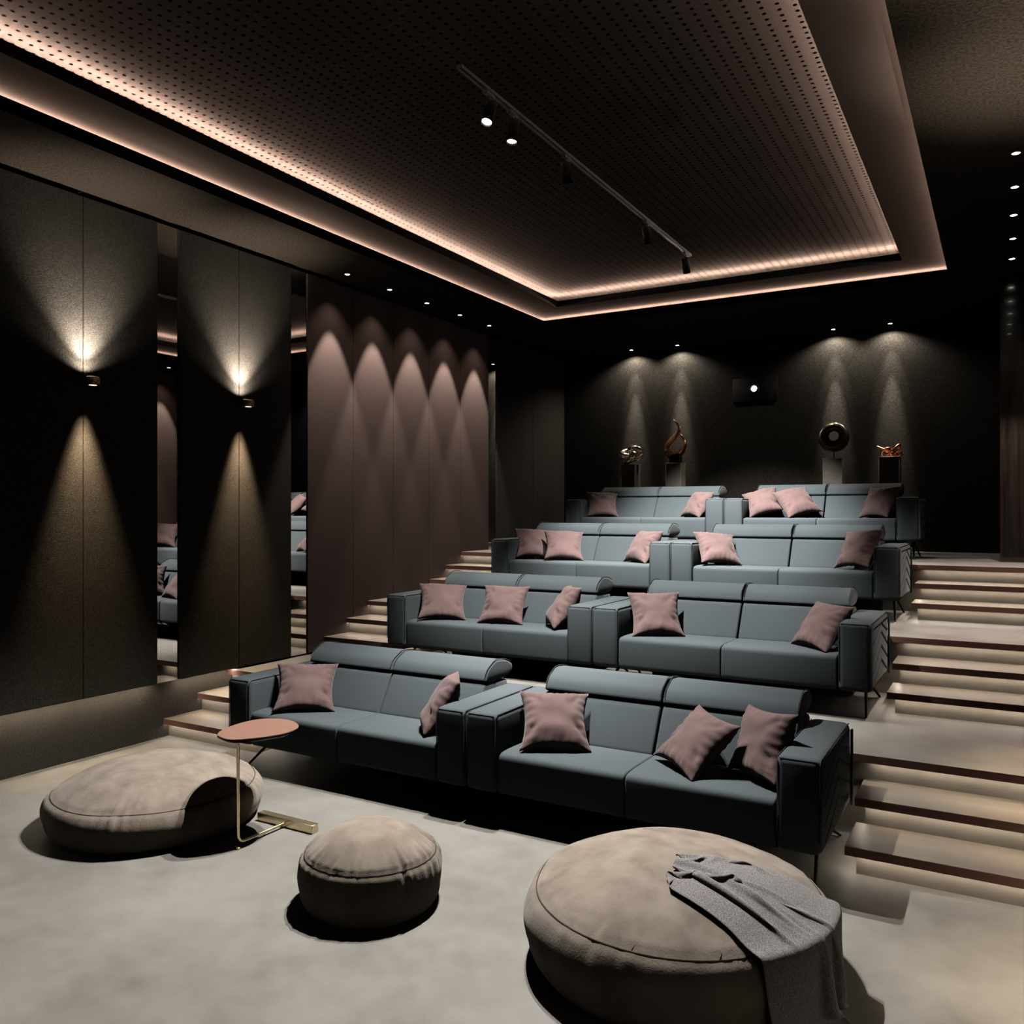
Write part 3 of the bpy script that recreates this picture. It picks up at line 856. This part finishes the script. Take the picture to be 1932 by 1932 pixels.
# bronze flame: one ribbon curling from the tip into an open loop
fl = empty('flame_sculpture', (-3.825, 11.0, ZT)); tag(fl, 'curling bronze flame-shaped loop sculpture on a black block', 'sculpture', 'metal sculptures on pedestals')
box('base_block', -.072, .072, -.06, .06, 0, .095, 'lip', fl, .003, 1)
S_ = .00056
path = [(1450, 125), (1540, 220), (1582, 330), (1560, 420), (1490, 525), (1395, 640), (1320, 745), (1290, 850), (1335, 945), (1435, 985), (1550, 955), (1640, 865), (1702, 740), (1672, 600), (1590, 478)]
P3 = catmull([((x - 1490) * S_ * 1.08, 0, .10 + (995 - y) * S_) for x, y in path], 8)
bm = bmesh.new(); rings = []
n = len(P3)
for i, p in enumerate(P3):
    t = (P3[min(i + 1, n - 1)] - P3[max(i - 1, 0)]).normalized()
    u = i / (n - 1)
    wv = .012 + .075 * sin(pi * min(max(u, 0), 1)) ** .8
    th = .009 + .018 * sin(pi * u)
    nrm = Vector((t.z, 0, -t.x))
    tw = radians(50) * sin(u * pi * 1.2)
    a = Vector((0, 1, 0)) * cos(tw) + nrm * sin(tw); b2 = t.cross(a).normalized()
    off = Vector((0, (u - .5) * .05, 0))
    rings.append([bm.verts.new(p + off + a * wv * cos(2 * pi * k / 12) + b2 * th * sin(2 * pi * k / 12)) for k in range(12)])
for i in range(n - 1):
    for k in range(12): bm.faces.new((rings[i][k], rings[i][(k + 1) % 12], rings[i + 1][(k + 1) % 12], rings[i + 1][k]))
bm.faces.new(rings[0][::-1]); bm.faces.new(rings[-1])
bmesh.ops.recalc_face_normals(bm, faces=bm.faces)
from_bm('ribbon', bm, 'bronze', fl)

# dark ring with a folded crease at the top, on a rod
rg = empty('ring_sculpture', (-1.800, 11.0, ZT)); tag(rg, 'dark bronze twisted ring sculpture on a thin rod', 'sculpture', 'metal sculptures on pedestals')
tube('rod', [(0, 0, 0), (0, 0, .09)], .006, 'black_metal', rg, 10)
lathe('foot', [(.001, 0), (.045, 0), (.045, .006), (.001, .006)], 'black_metal', rg, 24)
bm = bmesh.new(); rings = []
NR, NK = 96, 28
for i in range(NR):
    t = 2 * pi * i / NR                      # 0 = top
    A0 = t / 2
    wv = .056 + .016 * (1 - cos(t)) / 2; dp = .085 - .02 * cos(t)
    cr = .124 - .010 * (1 - cos(t)) / 2
    ring = []
    for k in range(NK):
        a = 2 * pi * k / NK
        ex = abs(cos(a)) ** .75 * (1 if cos(a) >= 0 else -1); ey = abs(sin(a)) ** .75 * (1 if sin(a) >= 0 else -1)
        x, y = ex * wv, ey * dp
        tw = radians(60) * (t / (2 * pi) - .5)
        x, y = x * cos(tw) - y * sin(tw) * .55, x * sin(tw) * .55 + y * cos(tw)
        rad = cr + x
        ring.append(bm.verts.new((-rad * sin(t), y, .09 + .176 + rad * cos(t))))
    rings.append(ring)
for i in range(NR):
    A, B = rings[i], rings[(i + 1) % NR]
    for k in range(NK): bm.faces.new((A[k], A[(k + 1) % NK], B[(k + 1) % NK], B[k]))
bmesh.ops.recalc_face_normals(bm, faces=bm.faces)
from_bm('ring', bm, 'dark_bronze', rg, True, 50)

# copper tangle of looping rods
ct = empty('tangle_sculpture', (-1.165, 11.0, ZT)); tag(ct, 'low copper tangle of looping rods on the rightmost pedestal', 'sculpture', 'metal sculptures on pedestals')
loops = [
 [(-.135, -.02, .125), (-.06, -.05, .095), (.02, -.04, .07), (.085, 0, .02), (.02, .05, .03), (-.06, .04, .09)],
 [(-.09, .02, .02), (-.085, -.03, .065), (-.03, -.05, .10), (.03, -.01, .085), (.0, .05, .03), (-.06, .04, .012)],
 [(-.05, -.04, .014), (.02, -.05, .065), (.085, -.02, .13), (.105, .02, .13), (.07, .05, .05), (.0, .03, .014)],
 [(.03, -.05, .02), (.08, -.04, .075), (.125, 0, .03), (.10, .04, .014), (.04, .03, .05)],
]
for lp in loops:
    pts = catmull(lp + [lp[0]], 8)[:-1]
    tube('rod', pts, [.0135 - .004 * sin(4 * pi * i / len(pts)) for i in range(len(pts))], 'copper', ct, 10, True)

# piping, stitching and other fine parts are shared data; nothing else to do
bpy.context.view_layer.update()
